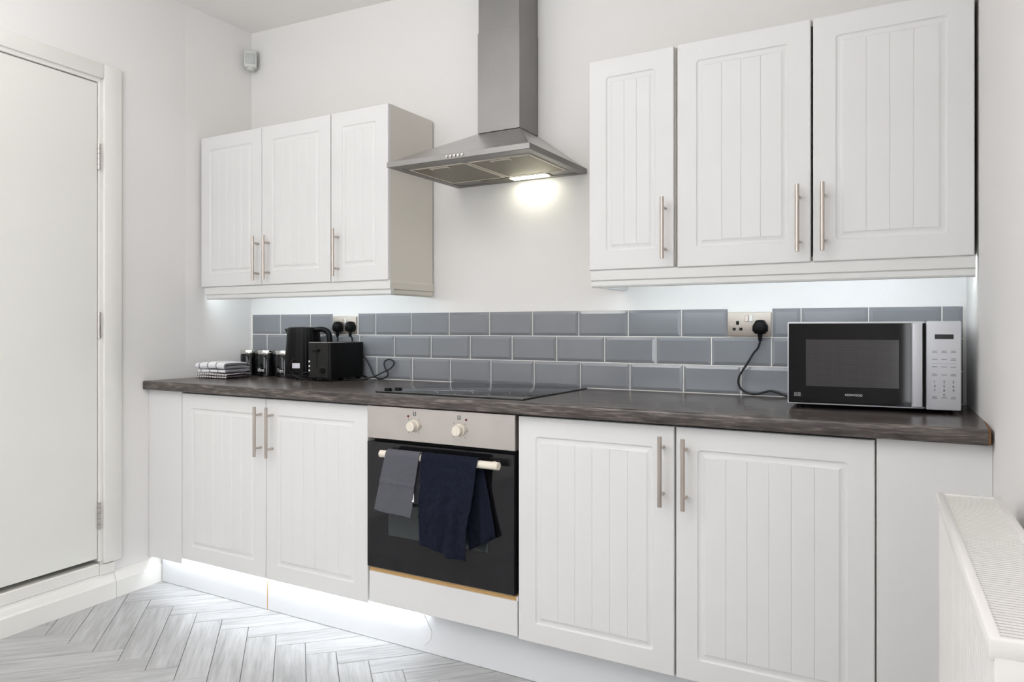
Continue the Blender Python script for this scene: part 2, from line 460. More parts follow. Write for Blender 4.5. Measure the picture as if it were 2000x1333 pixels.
obj('end_block', B(-.002, .012, -.80, -.735, .108, .150, .003), M['gloss'], t2)

# ------------------------------------------------------------------ splashback tiles: parts of the back wall
obj('grout', B(-.012, 3.056, .003, .0095, .889, 1.1835), M['grout'], wb)
OXJ = .7988; TP = .2; G = .0016
rows = [(1.0872, 1.1855, OXJ), (.9889, 1.0872, .9051), (.8906, .9889, .8057)]
def tile_mesh(x0, x1, z0, z1):
    bm = bmesh.new(); bv = .0105
    def ring(i, y): return [bm.verts.new((x, y, z)) for x, z in ((x0 + i, z0 + i), (x1 - i, z0 + i), (x1 - i, z1 - i), (x0 + i, z1 - i))]
    rr = [ring(0, .008), ring(0, .0024), ring(.0012, .0012), ring(bv, -.0018), ring(bv + .0006, -.002)]
    if x1 - x0 < .03: rr = rr[:3]
    for a, b in zip(rr, rr[1:]):
        for k in range(4): bm.faces.new((a[k], a[(k + 1) % 4], b[(k + 1) % 4], b[k]))
    bm.faces.new(rr[-1])
    return bm
for ri, (z0, z1, ph) in enumerate(rows):
    x = ph - 8 * TP
    while x < 3.06:
        a, b = max(x, .0), min(x + TP, 3.054)
        x += TP
        if b - a < .012: continue
        spans = [(a, b)]
        if ri == 0:
            for g0, g1 in ((.5426, .6958), (2.3617, 2.507)):
                new = []
                for s0, s1 in spans:
                    if s1 <= g0 or s0 >= g1: new.append((s0, s1)); continue
                    if s0 < g0: new.append((s0, g0))
                    if s1 > g1: new.append((g1, s1))
                spans = new
        for s0, s1 in spans:
            if s1 - s0 > .012: obj('tile', tile_mesh(s0 + G, s1 - G, z0 + G, z1 - G), M['tile'], wb)
# white filled wall above each socket
for g0, g1 in ((.5426, .6958), (2.3617, 2.507)):
    obj('wall_patch', B(g0 - .001, g1 + .001, .0015, .009, 1.1735, 1.1865), M['wall'], wb)

# ------------------------------------------------------------------ doors with routed panels
def routed_door(x0, x1, z0, z1, yf, nl, mg=.0605, th=.018):
    """front face at y=yf, routed frame and nl vertical grooves"""
    bm = bmesh.new()
    def rr(x0, x1, z0, z1, r, y, n=5):
        out = []
        for cx, cz, a0 in ((x0 + r, z0 + r, 180), (x1 - r, z0 + r, 270), (x1 - r, z1 - r, 0), (x0 + r, z1 - r, 90)):
            for k in range(n):
                t = R(a0 + 90 * k / (n - 1)); out.append(bm.verts.new((cx + r * math.cos(t), y, cz + r * math.sin(t))))
        return out
    n = 5
    rings = [rr(x0, x1, z0, z1, .002, yf + th), rr(x0, x1, z0, z1, .002, yf + .003), rr(x0 + .001, x1 - .001, z0 + .001, z1 - .001, .002, yf + .001), rr(x0 + .003, x1 - .003, z0 + .003, z1 - .003, .002, yf)]
    def inset(d, r, y): return rr(x0 + d, x1 - d, z0 + d, z1 - d, r, y)
    rings += [inset(mg, .009, yf), inset(mg + .0015, .0085, yf + .002), inset(mg + .005, .007, yf + .0036), inset(mg + .010, .005, yf + .0038), inset(mg + .0155, .003, yf + .0030)]
    bm.faces.new(rings[0][::-1])
    for a, b in zip(rings, rings[1:]):
        for k in range(len(a)): bm.faces.new((a[k], a[(k + 1) % len(a)], b[(k + 1) % len(b)], b[k]))
    last = rings[-1]; d = mg + .021; yp = yf + .0008; gd = .0014; gw = .0017
    fx0, fx1, fz0, fz1 = x0 + d, x1 - d, z0 + d, z1 - d
    xs = [(fx0, yp)]
    for k in range(1, nl + 1):
        x = fx0 + (fx1 - fx0) * k / (nl + 1)
        xs += [(x - gw, yp), (x, yp + gd), (x + gw, yp)]
    xs.append((fx1, yp))
    bot = [bm.verts.new((x, y, fz0)) for x, y in xs]; top = [bm.verts.new((x, y, fz1)) for x, y in xs]
    for k in range(len(xs) - 1): bm.faces.new((bot[k], bot[k + 1], top[k + 1], top[k]))
    cor = [bot[0], bot[-1], top[-1], top[0]]
    for c in range(4):
        for k in range(n - 1): bm.faces.new((last[c * n + k], last[c * n + k + 1], cor[c]))
    bm.faces.new([last[n - 1], last[n]] + bot[::-1])
    bm.faces.new([last[2 * n - 1], last[2 * n], top[-1], bot[-1]])
    bm.faces.new([last[3 * n - 1], last[3 * n]] + top)
    bm.faces.new([last[4 * n - 1], last[0], bot[0], top[0]])
    return bm
def bar_handle(x, z0, z1, yf):
    bm = bmesh.new(); yb = yf - .035
    cyl(bm, (x, yb, z0), (x, yb, z1), .0062, seg=14)
    for z in (z0 + .032, z1 - .032): cyl(bm, (x, yb, z), (x, yf + .001, z), .0046, seg=10)
    return bm
def cabinet(name, label, x0, x1, z0, z1, yf, doors, group, back=-.002, group_tone='carcass'):
    t = thing(name, label, 'cabinet', (0, 0, 0), 0, group)
    bx = (x0 + x1) / 2
    t.location = (bx, (yf + back) / 2, z0); L = Vector(t.location)
    def add(nm, bm, m, par=t, sm=None):
        if par is t: bmesh.ops.translate(bm, verts=bm.verts[:], vec=-L)
        return obj(nm, bm, m, par, sm)
    bm = bmesh.new(); p = .016; yfr = yf + .0185
    box(bm, x0 + .001, x0 + p, yfr, back, z0, z1); box(bm, x1 - p, x1 - .001, yfr, back, z0, z1)
    box(bm, x0 + p, x1 - p, yfr, back, z0, z0 + p); box(bm, x0 + p, x1 - p, yfr, back, z1 - p, z1); box(bm, x0 + p, x1 - p, back - .006, back, z0 + p, z1 - p)
    add('carcass', bm, M[group_tone])
    for (dx0, dx1, nl, hx, hz0, hz1) in doors:
        bm = routed_door(dx0, dx1, z0, z1, yf, nl)
        d = add('door', bm, M['unit'])
        bm = bar_handle(hx, hz0, hz1, yf); bmesh.ops.translate(bm, verts=bm.verts[:], vec=-L)
        obj('handle', bm, M['nickel'], d, 40)
    return t

YB = -.565; YW = -.30
BZ0, BZ1 = .146, .8445
cabinet('base_cabinet', 'white double door base cabinet with tongue-and-groove doors, between oven and door wall', .227, 1.243, BZ0, BZ1, YB,
        [(.2275, .7285, 5, .705, .622, .815), (.7315, 1.2415, 5, .769, .622, .815)], 'base cabinets under the worktop')
cabinet('base_cabinet', 'white single door base cabinet directly beside the oven, handle at its far edge', 1.8505, 2.350, BZ0, BZ1, YB,
        [(1.8515, 2.3485, 5, 2.318, .623, .818)], 'base cabinets under the worktop')
cabinet('base_cabinet', 'white single door base cabinet below the microwave, next to blank end panel', 2.351, 2.853, BZ0, BZ1, YB,
        [(2.3535, 2.851, 5, 2.383, .620, .816)], 'base cabinets under the worktop')
WZ0, WZ1 = 1.309, 2.004
cabinet('wall_cabinet', 'white double door wall cabinet above the kettle, meeting the door wall', .001, .813, WZ0, WZ1, YW,
        [(.0025, .4045, 4, .389, 1.327, 1.522), (.4075, .8115, 4, .456, 1.329, 1.522)], 'wall cabinets')
cabinet('wall_cabinet', 'narrow white wall cabinet beside the far edge of the extractor hood, bare cream side showing', .8135, 1.117, WZ0 - .001, WZ1, YW,
        [(.8165, 1.116, 2, .8585, 1.330, 1.523)], 'wall cabinets')
cabinet('wall_cabinet', 'narrow white wall cabinet just past the hood, on the microwave side', 1.974, 2.269, WZ0 + .003, WZ1 + .006, YW,
        [(1.9745, 2.2645, 2, 2.2375, 1.337, 1.531)], 'wall cabinets')
cabinet('wall_cabinet', 'white double door wall cabinet above the microwave', 2.270, 3.070, WZ0 + .001, WZ1 + .008, YW,
        [(2.2755, 2.6685, 3, 2.637, 1.338, 1.531), (2.6745, 3.0695, 3, 2.704, 1.338, 1.531)], 'wall cabinets')

# blank end panels
tag(boxo('end_panel', (.004, .2245, YB, YB + .018, .123, .8515), M['unit'], None, .001), 'narrow plain white filler panel between base cabinet and door wall', 'panel')
tag(boxo('end_panel', (2.8545, 3.0935, YB + .002, YB + .02, .004, .8515), M['unit'], None, .001), 'plain white end panel behind the radiator, under worktop end', 'panel')

# pelmets under the wall cabinets
pel = [(0, .0), (.018, 0), (.018, .0578), (-.004, .0578), (-.006, .050), (-.006, .024), (-.001, .020), (-.001, .006), (.002, 0)]
def pelmet_front(x0, x1, z, y): 
    bm = bmesh.new(); extrude_x(bm, [(y + py, z + pz) for py, pz in pel], x0, x1); return bm
t = thing('light_pelmet', 'white moulded light pelmet under the wall cabinets above the kettle', 'pelmet', (.6, -.29, 1.25), 0, 'light pelmets')
bm = pelmet_front(.016, 1.1213, 1.2505, YW + .012)
for v in bm.verts:      # mitre the free end back to the wall
    if v.co.x < .5: v.co.x += (1.302 - v.co.z) * .28
bmesh.ops.translate(bm, verts=bm.verts[:], vec=(-.6, .29, -1.25)); obj('front_moulding', bm, M['pelmet'], t)
bm = bmesh.new()
pr = [(1.1155 - py, z) for py, z in [(p[0] , p[1]) for p in pel]]
a = [bm.verts.new((x, YW + .0145, 1.2505 + z)) for x, z in pr]; b = [bm.verts.new((x, -.002, 1.2505 + z)) for x, z in pr]
bm.faces.new(a); bm.faces.new(b[::-1])
for k in range(len(pr)): bm.faces.new((a[k], a[(k + 1) % len(pr)], b[(k + 1) % len(pr)], b[k]))
bmesh.ops.translate(bm, verts=bm.verts[:], vec=(-.6, .29, -1.25)); obj('side_moulding', bm, M['carcass'], t)
t = thing('light_pelmet', 'white moulded light pelmet under the wall cabinets above the microwave', 'pelmet', (2.5, -.29, 1.25), 0, 'light pelmets')
bm = pelmet_front(1.979, 3.072, 1.2545, YW + .012)
bmesh.ops.translate(bm, verts=bm.verts[:], vec=(-2.5, .29, -1.25)); obj('front_moulding', bm, M['pelmet'], t)
bm = B(1.979, 1.993, YW + .03, -.002, 1.256, 1.308); bmesh.ops.translate(bm, verts=bm.verts[:], vec=(-2.5, .29, -1.25)); obj('side_moulding', bm, M['pelmet'], t)

# led strips
def led(name, label, x0, x1, y, z, key, h=.004, w=.010):
    t = thing(name, label, 'led strip', ((x0 + x1) / 2, y, z))
    L = (x1 - x0) / 2
    obj('backing', B(-L, L, -w / 2, w / 2, 0, .002), M['white_plastic'], t)
    obj('light_band', B(-L + .002, L - .002, -w / 2 + .001, w / 2 - .001, -h, 0), M[key], t)
def led_back(name, label, x0, x1, y, z):
    t = thing(name, label, 'led strip', ((x0 + x1) / 2, y, z)); L = (x1 - x0) / 2
    obj('backing', B(-L, L, -.0005, .001, -.006, .006), M['white_plastic'], t)
    obj('light_band', B(-L + .002, L - .002, .001, .0014, -.005, .005), M['led'], t)
led_back('led_strip', 'glowing led strip hidden behind pelmet above the kettle', .012, 1.09, -.2685, 1.285)
led_back('led_strip', 'glowing led strip hidden behind pelmet above the microwave', 2.0, 3.066, -.2685, 1.288)
led('led_strip', 'bright led strip under the double base cabinet, lighting the plinth', .04, 1.462, -.533, .143, 'led_plinth')
bm = bmesh.new(); tube(bm, [(1.462, -.535, .142), (1.472, -.537, .132), (1.487, -.537, .108), (1.498, -.536, .086), (1.490, -.534, .055), (1.463, -.532, .032)], .0013)
tag(obj('loose_wire', bm, M['wire'], None, 60), 'thin loose wire hanging from the end of the plinth lighting', 'wire')

# plinths
t = thing('plinth', 'white plinth boards running along the floor under the base cabinets', 'plinth', (1.45, -.505, 0))
for x0, x1 in ((.024, .6805), (.6845, 2.856)):
    obj('board', B(x0 - 1.45, x1 - 1.45, -.010, .006, .001, .1435, .001), M['plinth'], t)
obj('joint_edge', B(.6800 - 1.45, .6842 - 1.45, -.0095, .006, .001, .1435), M['raw'], t)

# ------------------------------------------------------------------ worktop
bm = bmesh.new()
yf = -.595; zt, zb = .8895, .8525; r = .007; pr = [(.002, zb), (.002, zt)]
pr = [(.002, zb), (yf + .003, zb), (yf, zb + .003)] + [(yf + r - r * math.cos(R(a)), zt - r + r * math.sin(R(a))) for a in (0, 22, 45, 68, 90)] + [(.002, zt)]
extrude_x(bm, pr, .006, 3.083)
wt = obj('worktop', bm, M['worktop'], None, 40)
tag(wt, 'dark grey-brown wood effect worktop running the whole length of the wall', 'worktop')
bm = bmesh.new(); extrude_x(bm, [(.0, zb + .001), (yf + .004, zb + .001), (yf + .001, zb + .006), (yf + .002, zt - .004), (yf + .006, zt - .0008), (0, zt - .0008)], 3.083, 3.0885)
obj('bare_end', bm, M['brown'], wt)['label'] = 'bare brown edge at the worktop end'

# ------------------------------------------------------------------ hob
t = thing('ceramic_hob', 'black glass hob set in the worktop above the oven', 'hob', (1.549, -.283, .8895))
obj('glass', B(-.301, .301, -.25, .252, 0, .0055, .0022, 2), M['hob_glass'], t, 40)
def ring_mesh(cx, cy, r, w, z=.0056):
    bm = bmesh.new(); n = 40
    a = [bm.verts.new((cx + r * math.cos(2 * math.pi * k / n), cy + r * math.sin(2 * math.pi * k / n), z)) for k in range(n)]
    b = [bm.verts.new((cx + (r - w) * math.cos(2 * math.pi * k / n), cy + (r - w) * math.sin(2 * math.pi * k / n), z)) for k in range(n)]
    for k in range(n): bm.faces.new((a[k], a[(k + 1) % n], b[(k + 1) % n], b[k]))
    return bm
for cx, cy, r in ((-.15, -.11, .09), (.16, -.12, .072), (-.14, .13, .072), (.15, .12, .09)):
    obj('cooking_ring', ring_mesh(cx, cy, r, .004), M['ring'], t)
for cx, cy in ((-.278, -.206), (-.262, -.168)):
    bm = bmesh.new(); lathe(bm, [(.0135, .0056), (.0135, .010), (.011, .0135), (.004, .014)], cx, cy, 16); obj('control_knob', bm, M['black'], t, 40)

# ------------------------------------------------------------------ oven and its housing
X0, X1 = 1.2475, 1.8435
ov = thing('built_in_oven', 'built-in single oven with steel control panel and black glass door', 'oven', (1.5455, YB, .27))
def sh(bm, L): bmesh.ops.translate(bm, verts=bm.verts[:], vec=-Vector(L)); return bm
OL = ov.location.copy()
obj('body', sh(B(X0 + .01, X1 - .01, YB + .02, -.05, .285, .84), OL), M['black_matt'], ov)
cp = obj('control_panel', sh(B(X0, X1, YB - .008, YB + .02, .7335, .8475, .0015), OL), M['steel_h'], ov)
for kx, kz in ((1.451, .787), (1.636, .785)):
    bm = bmesh.new(); y = YB - .008
    cyl(bm, (kx, y + .001, kz), (kx, y - .004, kz), .0215, .021, 28); cyl(bm, (kx, y - .004, kz), (kx, y - .022, kz), .0185, .0165, 28)
    k = obj('control_knob', sh(bm, OL), M['beige'], ov, 40)
    obj('grip', sh(B(kx - .0035, kx + .0035, y - .0235, y - .021, kz - .0155, kz + .0155, .001), OL), M['beige'], k)
    bm = bmesh.new()
    for a in range(-135, 136, 45):
        if a == 0: continue
        x = kx + .031 * math.sin(R(a)); z = kz + .031 * math.cos(R(a)); box(bm, x - .0011, x + .0011, y - .0006, y + .0002, z - .0022, z + .0022)
    o = obj('dial_print', sh(bm, OL), M['print_mid'], ov); o['kind'] = 'stuff'
for lx, lz in ((1.427, .819), (1.662, .821)):
    bm = bmesh.new(); cyl(bm, (lx, YB - .0075, lz), (lx, YB - .011, lz), .0042, .003, 14); obj('indicator_lamp', sh(bm, OL), M['red'], ov, 40)
for sx, sz in ((1.454, .829), (1.634, .827)):
    bm = bmesh.new(); y = YB - .0088
    for dx in (-.0052, .0028): box(bm, sx + dx, sx + dx + .0024, y, y + .001, sz - .007, sz + .007)
    box(bm, sx - .004, sx + .004, y, y + .001, sz - .007, sz - .0055)
    obj('symbol', sh(bm, OL), M['print_dark'], ov)
od = obj('door', sh(B(X0 + .0005, X1 - .002, YB - .010, YB + .018, .283, .722, .0015), OL), M['oven_glass'], ov)
bm = bmesh.new()
for kx in (1.372, 1.772): cyl(bm, (kx, YB - .009, .690), (kx, YB - .045, .690), .008, seg=12)
P = [(1.337, YB - .045, .690)]; 
tube(bm, [(1.3375, YB - .045, .690), (1.340, YB - .045, .690), (1.346, YB - .045, .690), (1.42, YB - .045, .690), (1.57, YB - .045, .690), (1.72, YB - .045, .690), (1.799, YB - .045, .690), (1.805, YB - .045, .690), (1.8075, YB - .045, .690)],
     lambda t: .0125 * (1 if .035 < t < .965 else .9) if .012 < t < .988 else .006, 5, 16)
obj('handle', sh(bm, OL), M['beige'], od, 50)
obj('inner_window', sh(B(1.343, 1.746, YB - .0104, YB - .0098, .403, .60), OL), M['oven_inner'], od)
hs = thing('oven_housing', 'plain white drawer-height panel below the oven with bare strip on top', 'panel', (1.55, YB, .154))
HL = hs.location.copy()
obj('panel', sh(B(1.2505, 1.8485, YB - .002, YB + .016, .155, .2645, .001), HL), M['unit'], hs)
obj('bare_strip', sh(B(1.2505, 1.8440, YB + .001, YB + .05, .2650, .2785), HL), M['raw'], hs)
obj('side_strip', sh(B(1.8440, 1.8495, YB + .001, YB + .05, .2650, .2785), HL), M['unit'], hs)

# cloths over the oven handle
def drape(xl0, xr0, xl1, xr1, ztop, zl, zr, zback, yb, front, ruff, seed, mname, label, name, cols=40, crease=0, wr=.15):
    """sheet hung over a rail: back drop, over the bar, front drop"""
    R0 = .0165; yr = YB - .045; bm = bmesh.new(); grid = []
    path = []
    nb, nf = 8, 40
    for k in range(nb): path.append(('b', k / nb))
    for k in range(7): path.append(('o', k / 6))
    for k in range(1, nf + 1): path.append(('f', k / nf))
    for kind, t in path:
        row = []
        for c in range(cols + 1):
            u = c / cols
            if kind == 'b': z = zback + (ztop - .0 - zback) * t; y = yr + R0 ; w = (1 - t) * .4
            elif kind == 'o':
                a = math.pi * t; y = yr + R0 * math.cos(a); z = ztop + R0 * math.sin(a); w = 0
            else:
                zb_ = zl + (zr - zl) * u; z = ztop + (zb_ - ztop) * t; y = yr - R0 - .004 * math.sin(t * 1.5); w = t
            xl = xl0 + (xl1 - xl0) * (w if kind == 'f' else 0); xr = xr0 + (xr1 - xr0) * (w if kind == 'f' else 0)
            x = xl + (xr - xl) * u
            n = noise.noise(Vector((x * 17 + seed, z * 9, seed))) + .5 * noise.noise(Vector((x * 40 + seed, z * 26, seed))) + wr * noise.noise(Vector((x * 75 + z * 30, z * 60 - x * 25, seed)))
            fold = math.sin(u * 9 + seed + z * 5) * .5
            amp = ruff * min(1, w * 1.6)
            if kind == 'f': y -= abs(n + fold) * amp + crease * math.exp(-((t - .47) / .022) ** 2)
            row.append(bm.verts.new((x, y, z + .003 * noise.noise(Vector((x * 14, seed, 0))) * w)))
        grid.append(row)
    for a, b in zip(grid, grid[1:]):
        for c in range(cols): bm.faces.new((a[c], a[c + 1], b[c + 1], b[c]))
    o = obj(name, bm, M[mname], None, 180)
    md = o.modifiers.new('thickness', 'SOLIDIFY'); md.thickness = .0035; md.offset = 0
    sb = o.modifiers.new('soft', 'SUBSURF'); sb.levels = 1; sb.render_levels = 1
    tag(o, label, 'towel', 'cloths over the oven handle'); return o
g = drape(1.371, 1.512, 1.327, 1.484, .692, .502, .492, .53, 0, 1, .006, 3.1, 'grey_cloth', 'grey waffle weave cloth hung over the oven handle', 'tea_towel', crease=.003)
bm = B(1.4885, 1.4965, -.6330, -.6318, .547, .574); obj('care_label', bm, M['tag'], g)
nv = drape(1.519, 1.737, 1.517, 1.700, .693, .412, .381, .47, 0, 1, .017, 8.7, 'navy_cloth', 'dark navy crumpled cloth hung over the oven handle', 'tea_towel', wr=.38)
# back half of the navy cloth, hanging crooked behind the front half
bm = bmesh.new(); rows_ = []
for k in range(15):
    t = k / 14; row = []
    for c in range(11):
        u = c / 10
        x = (1.66 + .03 * t) + (.075 + .02 * t) * u; z = .684 - t * (.225 + .05 * (1 - u))
        y = YB - .022 - .007 * math.sin(u * 11 + t * 2) * (.3 + t) - .004
        row.append(bm.verts.new((x, y, z)))
    rows_.append(row)
for a, b in zip(rows_, rows_[1:]):
    for c in range(10): bm.faces.new((a[c], a[c + 1], b[c + 1], b[c]))
o = obj('back_fold', bm, M['navy_cloth'], nv, 180)
md = o.modifiers.new('thickness', 'SOLIDIFY'); md.thickness = .003; md.offset = 0

# ------------------------------------------------------------------ extractor hood
hd = thing('extractor_hood', 'stainless steel chimney extractor hood with its lamp lit', 'extractor hood', (1.534, -.01, 1.706))
HL = hd.location.copy()
hx0, hx1, hy0, hy1, hz0, hz1 = 1.237, 1.831, -.455, .006, 1.706, 1.7255
cx0, cx1, cy0, ctop = 1.4345, 1.622, -.146, 1.8735
bm = bmesh.new()
def ring4(x0, x1, y0, y1, z): return [bm.verts.new(p) for p in ((x0, y0, z), (x1, y0, z), (x1, y1, z), (x0, y1, z))]
f = .030
rs = [ring4(hx0 + f, hx1 - f, hy0 + f + .02, hy1 - .02, hz0 + .0045), ring4(hx0 + f, hx1 - f, hy0 + f + .02, hy1 - .02, hz0 + .0025), ring4(hx0 + .004, hx1 - .004, hy0 + .004, hy1 - .001, hz0), ring4(hx0, hx1, hy0, hy1, hz0 + .001), ring4(hx0, hx1, hy0, hy1, hz1), ring4(hx0 + .002, hx1 - .002, hy0 + .002, hy1, hz1 + .001), ring4(cx0 - .001, cx1 + .001, cy0 - .001, hy1, ctop), ring4(cx0 + .001, cx1 - .001, cy0 + .001, hy1, ctop)]
for a, b in zip(rs[:6], rs[1:6]):
    for k in range(4): bm.faces.new((a[k], a[(k + 1) % 4], b[(k + 1) % 4], b[k]))
bm.faces.new(rs[5]); bm.faces.new(rs[0][::-1])
bmesh.ops.delete(bm, geom=rs[6] + rs[7], context='VERTS')
obj('rim', sh(bm, HL), M['steel'], hd)
bm = bmesh.new()
rs = [ring4(hx0 + .003, hx1 - .003, hy0 + .003, hy1, hz1 + .0008), ring4(cx0 - .001, cx1 + .001, cy0 - .001, hy1, ctop), ring4(cx0 + .001, cx1 - .001, cy0 + .001, hy1, ctop + .0005)]
for a, b in zip(rs, rs[1:]):
    for k in range(4): bm.faces.new((a[k], a[(k + 1) % 4], b[(k + 1) % 4], b[k]))
bm.faces.new(rs[-1]); bm.faces.new(rs[0][::-1])
obj('canopy', sh(bm, HL), M['steel_canopy_lit'], hd)
obj('lower_chimney', sh(B(cx0 + .001, cx1, cy0, hy1, ctop + .0025, 2.266, .001), HL), M['steel'], hd)
obj('upper_chimney', sh(B(cx0 + .003, cx1 - .002, cy0 + .002, hy1, 2.262, 2.555, .001), HL), M['steel'], hd)['label'] = 'upper telescopic chimney section'
for x0, x1 in ((1.279, 1.520), (1.538, 1.784)):
    bm = bmesh.new(); z = 1.7085
    box(bm, x0, x1, -.368, -.086, z, z + .006)
    fl = obj('grease_filter', sh(bm, HL), M['filter'], hd)
    bm = bmesh.new(); z = 1.7085
    for ex in ((x0 - .004, x0 + .003, -.371, -.083), (x1 - .003, x1 + .004, -.371, -.083), (x0, x1, -.371, -.365), (x0, x1, -.089, -.083)): box(bm, ex[0], ex[1], ex[2], ex[3], z - .0012, z + .002)
    obj('filter_frame', sh(bm, HL), M['beige'], fl)
    xm = (x0 + x1) / 2
    bm = bmesh.new()
    box(bm, xm - .04, xm + .04, -.362, -.350, z - .003, z - .001, .0006); box(bm, xm - .04, xm - .034, -.350, -.338, z - .003, z - .001); box(bm, xm + .034, xm + .04, -.350, -.338, z - .003, z - .001)
    obj('latch', sh(bm, HL), M['beige'], fl)
lp = obj('lamp_panel', sh(B(1.402, 1.70, -.076, -.022, 1.7065, 1.712), HL), M['filter'], hd)
obj('lamp', sh(B(1.535, 1.69, -.070, -.030, 1.7035, 1.7063, .001), HL), M['lamp'], lp)['label'] = 'lit warm white lamp under the hood'
for x in (1.505, 1.5215, 1.5375, 1.553, 1.5695):
    bm = bmesh.new(); cyl(bm, (x, hy0 + .001, 1.7165), (x, hy0 - .004, 1.7165), .0044, .004, 14); obj('button', sh(bm, HL), M['hinge'], hd, 40)

# ------------------------------------------------------------------ sockets and plugs
def socket(x0, x1, z0, z1, label, switch_mid):
    t = thing('wall_socket', label, 'socket', ((x0 + x1) / 2, 0, z0), 0, 'double wall sockets'); L = t.location.copy()
    obj('plate', sh(B(x0, x1, -.006, .006, z0, z1, .0025, 2), L), M['socket'], t, 40)
    xm = (x0 + x1) / 2; zm = (z0 + z1) / 2; w = x1 - x0
    for sx in (-.0075, .0075):
        bm = B(xm + sx - .0058, xm + sx + .0058, -.0095, -.005, z1 - .031, z1 - .010, .0012); obj('switch', sh(bm, L), M['white_plastic'] if sx > 0 else M['nickel'], t)
    for cx in (-.038, .038):
        bm = bmesh.new()
        box(bm, xm + cx - .0055, xm + cx + .0055, -.0066, -.005, zm - .002, zm + .012, .001); box(bm, xm + cx - .017, xm + cx - .0055, -.0066, -.005, zm - .021, zm - .011, .001); box(bm, xm + cx + .0055, xm + cx + .017, -.0066, -.005, zm - .021, zm - .011, .001)
        o = obj('pin_holes', sh(bm, L), M['black_matt'], t); o['kind'] = 'stuff'
    for sx in (-.06, .06):
        bm = bmesh.new(); cyl(bm, (xm + sx, -.005, zm), (xm + sx, -.0068, zm), .003, seg=12); obj('screw', sh(bm, L), M['nickel'], t, 40)
    return t
socket(.5490, .6910, 1.0905, 1.1715, 'satin metal double socket above the toaster, both plugs in', 0)
socket(2.3620, 2.5060, 1.0905, 1.1715, 'satin metal double socket beside the microwave, one outlet empty', 0)
def plug(x, z, label, cables, rx=.0215):
    t = thing('power_plug', label, 'plug', (x, -.006, z), 0, 'black mains plugs')
    bm = bmesh.new()
    pts = [(-.6, -1), (.6, -1), (1, -.55), (1, .15), (.55, .95), (.2, 1.05), (-.2, 1.05), (-.55, .95), (-1, .15), (-1, -.55)]
    rg = []
    for y, s in ((-.0005, .92), (-.012, 1), (-.026, .97), (-.034, .8), (-.037, .55)):
        rg.append([bm.verts.new((px * rx * s, y, pz * .0235 * s)) for px, pz in pts])
    for a, b in zip(rg, rg[1:]):
        for k in range(len(pts)): bm.faces.new((a[k], a[(k + 1) % len(pts)], b[(k + 1) % len(pts)], b[k]))
    bm.faces.new(rg[0]); bm.faces.new(rg[-1][::-1])
    obj('body', bm, M['black'], t, 50)
    bm = bmesh.new(); cyl(bm, (0, -.018, -.020), (0, -.018, -.046), .0085, .0058, 12); obj('strain_relief', bm, M['black'], t, 40)
    bm = bmesh.new(); tube(bm, [(0, -.018, -.040)] + [(px - x, py + .006, pz - z) for px, py, pz in cables], .0036, 6, 8); obj('cable', bm, M['cord'], t, 60)
plug(2.474, 1.122, 'black plug in the socket beside the microwave', [(2.472, -.022, 1.068), (2.465, -.02, 1.05), (2.451, -.02, 1.033), (2.432, -.02, 1.0), (2.415, -.02, .973), (2.404, -.02, .952), (2.403, -.02, .928), (2.417, -.02, .907), (2.441, -.02, .8975), (2.465, -.02, .898), (2.489, -.02, .905), (2.507, -.02, .909), (2.531, -.02, .904), (2.557, -.025, .8955), (2.60, -.03, .895), (2.66, -.03, .895)], .0245)
plug(.594, 1.124, 'black plug in the socket outlet nearer the kettle', [(.594, -.022, 1.06), (.595, -.022, 1.0), (.594, -.018, .93), (.596, -.020, .897), (.598, -.035, .8955), (.600, -.06, .8955)])
plug(.671, 1.124, 'black plug in the socket outlet farther from the kettle', [(.672, -.0125, 1.07), (.676, -.011, 1.02), (.69, -.011, .96), (.72, -.0115, .91), (.765, -.014, .8955), (.79, -.06, .895)])

# ------------------------------------------------------------------ toaster
TX, TY, TZ = .6845, -.128, .8895
t = thing('toaster', 'black two-slice toaster with silver-rimmed top, in front of the kettle', 'toaster', (TX, TY, TZ))
hw, hl = .0675, .108
bm = bmesh.new(); box(bm, -hw, hw, -hl, hl, .012, .166)
bmesh.ops.bevel(bm, geom=[e for e in bm.edges if abs(e.verts[0].co.z - e.verts[1].co.z) > .05], offset=.013, segments=4, affect='EDGES', profile=.5)
bmesh.ops.bevel(bm, geom=[e for e in bm.edges if e.verts[0].co.z > .165 and e.verts[1].co.z > .165], offset=.004, segments=2, affect='EDGES', profile=.5)
obj('body', bm, M['black'], t, 40)
bm = bmesh.new(); box(bm, -hw + .004, hw - .004, -hl + .004, hl - .004, .1655, .1675, .0008)
obj('top_rim', bm, M['chrome'], t)
for sx in (-.026, .026): obj('slot', B(sx - .014, sx + .014, -hl + .03, hl - .025, .1672, .1679), M['black_matt'], t)
obj('front_plate', B(-hw + .012, hw - .012, -hl - .0025, -hl + .002, .016, .162, .001), M['black_front'], t)
obj('lever_slot', B(-.0095, -.0055, -hl - .0032, -hl - .002, .055, .156), M['black_matt'], t)
obj('lever', B(-.0225, .0085, -hl - .016, -hl - .002, .128, .137, .003, 2), M['black_matt'], t, 40)
for z in (.0845, .0645, .0455):
    bm = bmesh.new(); cyl(bm, (-.0545 + .004, -hl - .002, z), (-.0545 + .004, -hl - .005, z), .0042, seg=12); obj('push_button', bm, M['white_plastic'], t, 40)
bm = bmesh.new(); cyl(bm, (.028, -hl - .002, .046), (.028, -hl - .013, .046), .013, .0118, 20); box(bm, .0265, .0295, -hl - .0165, -hl - .012, .036, .056, .001)
obj('browning_dial', bm, M['black_matt'], t, 40)
bm = bmesh.new()
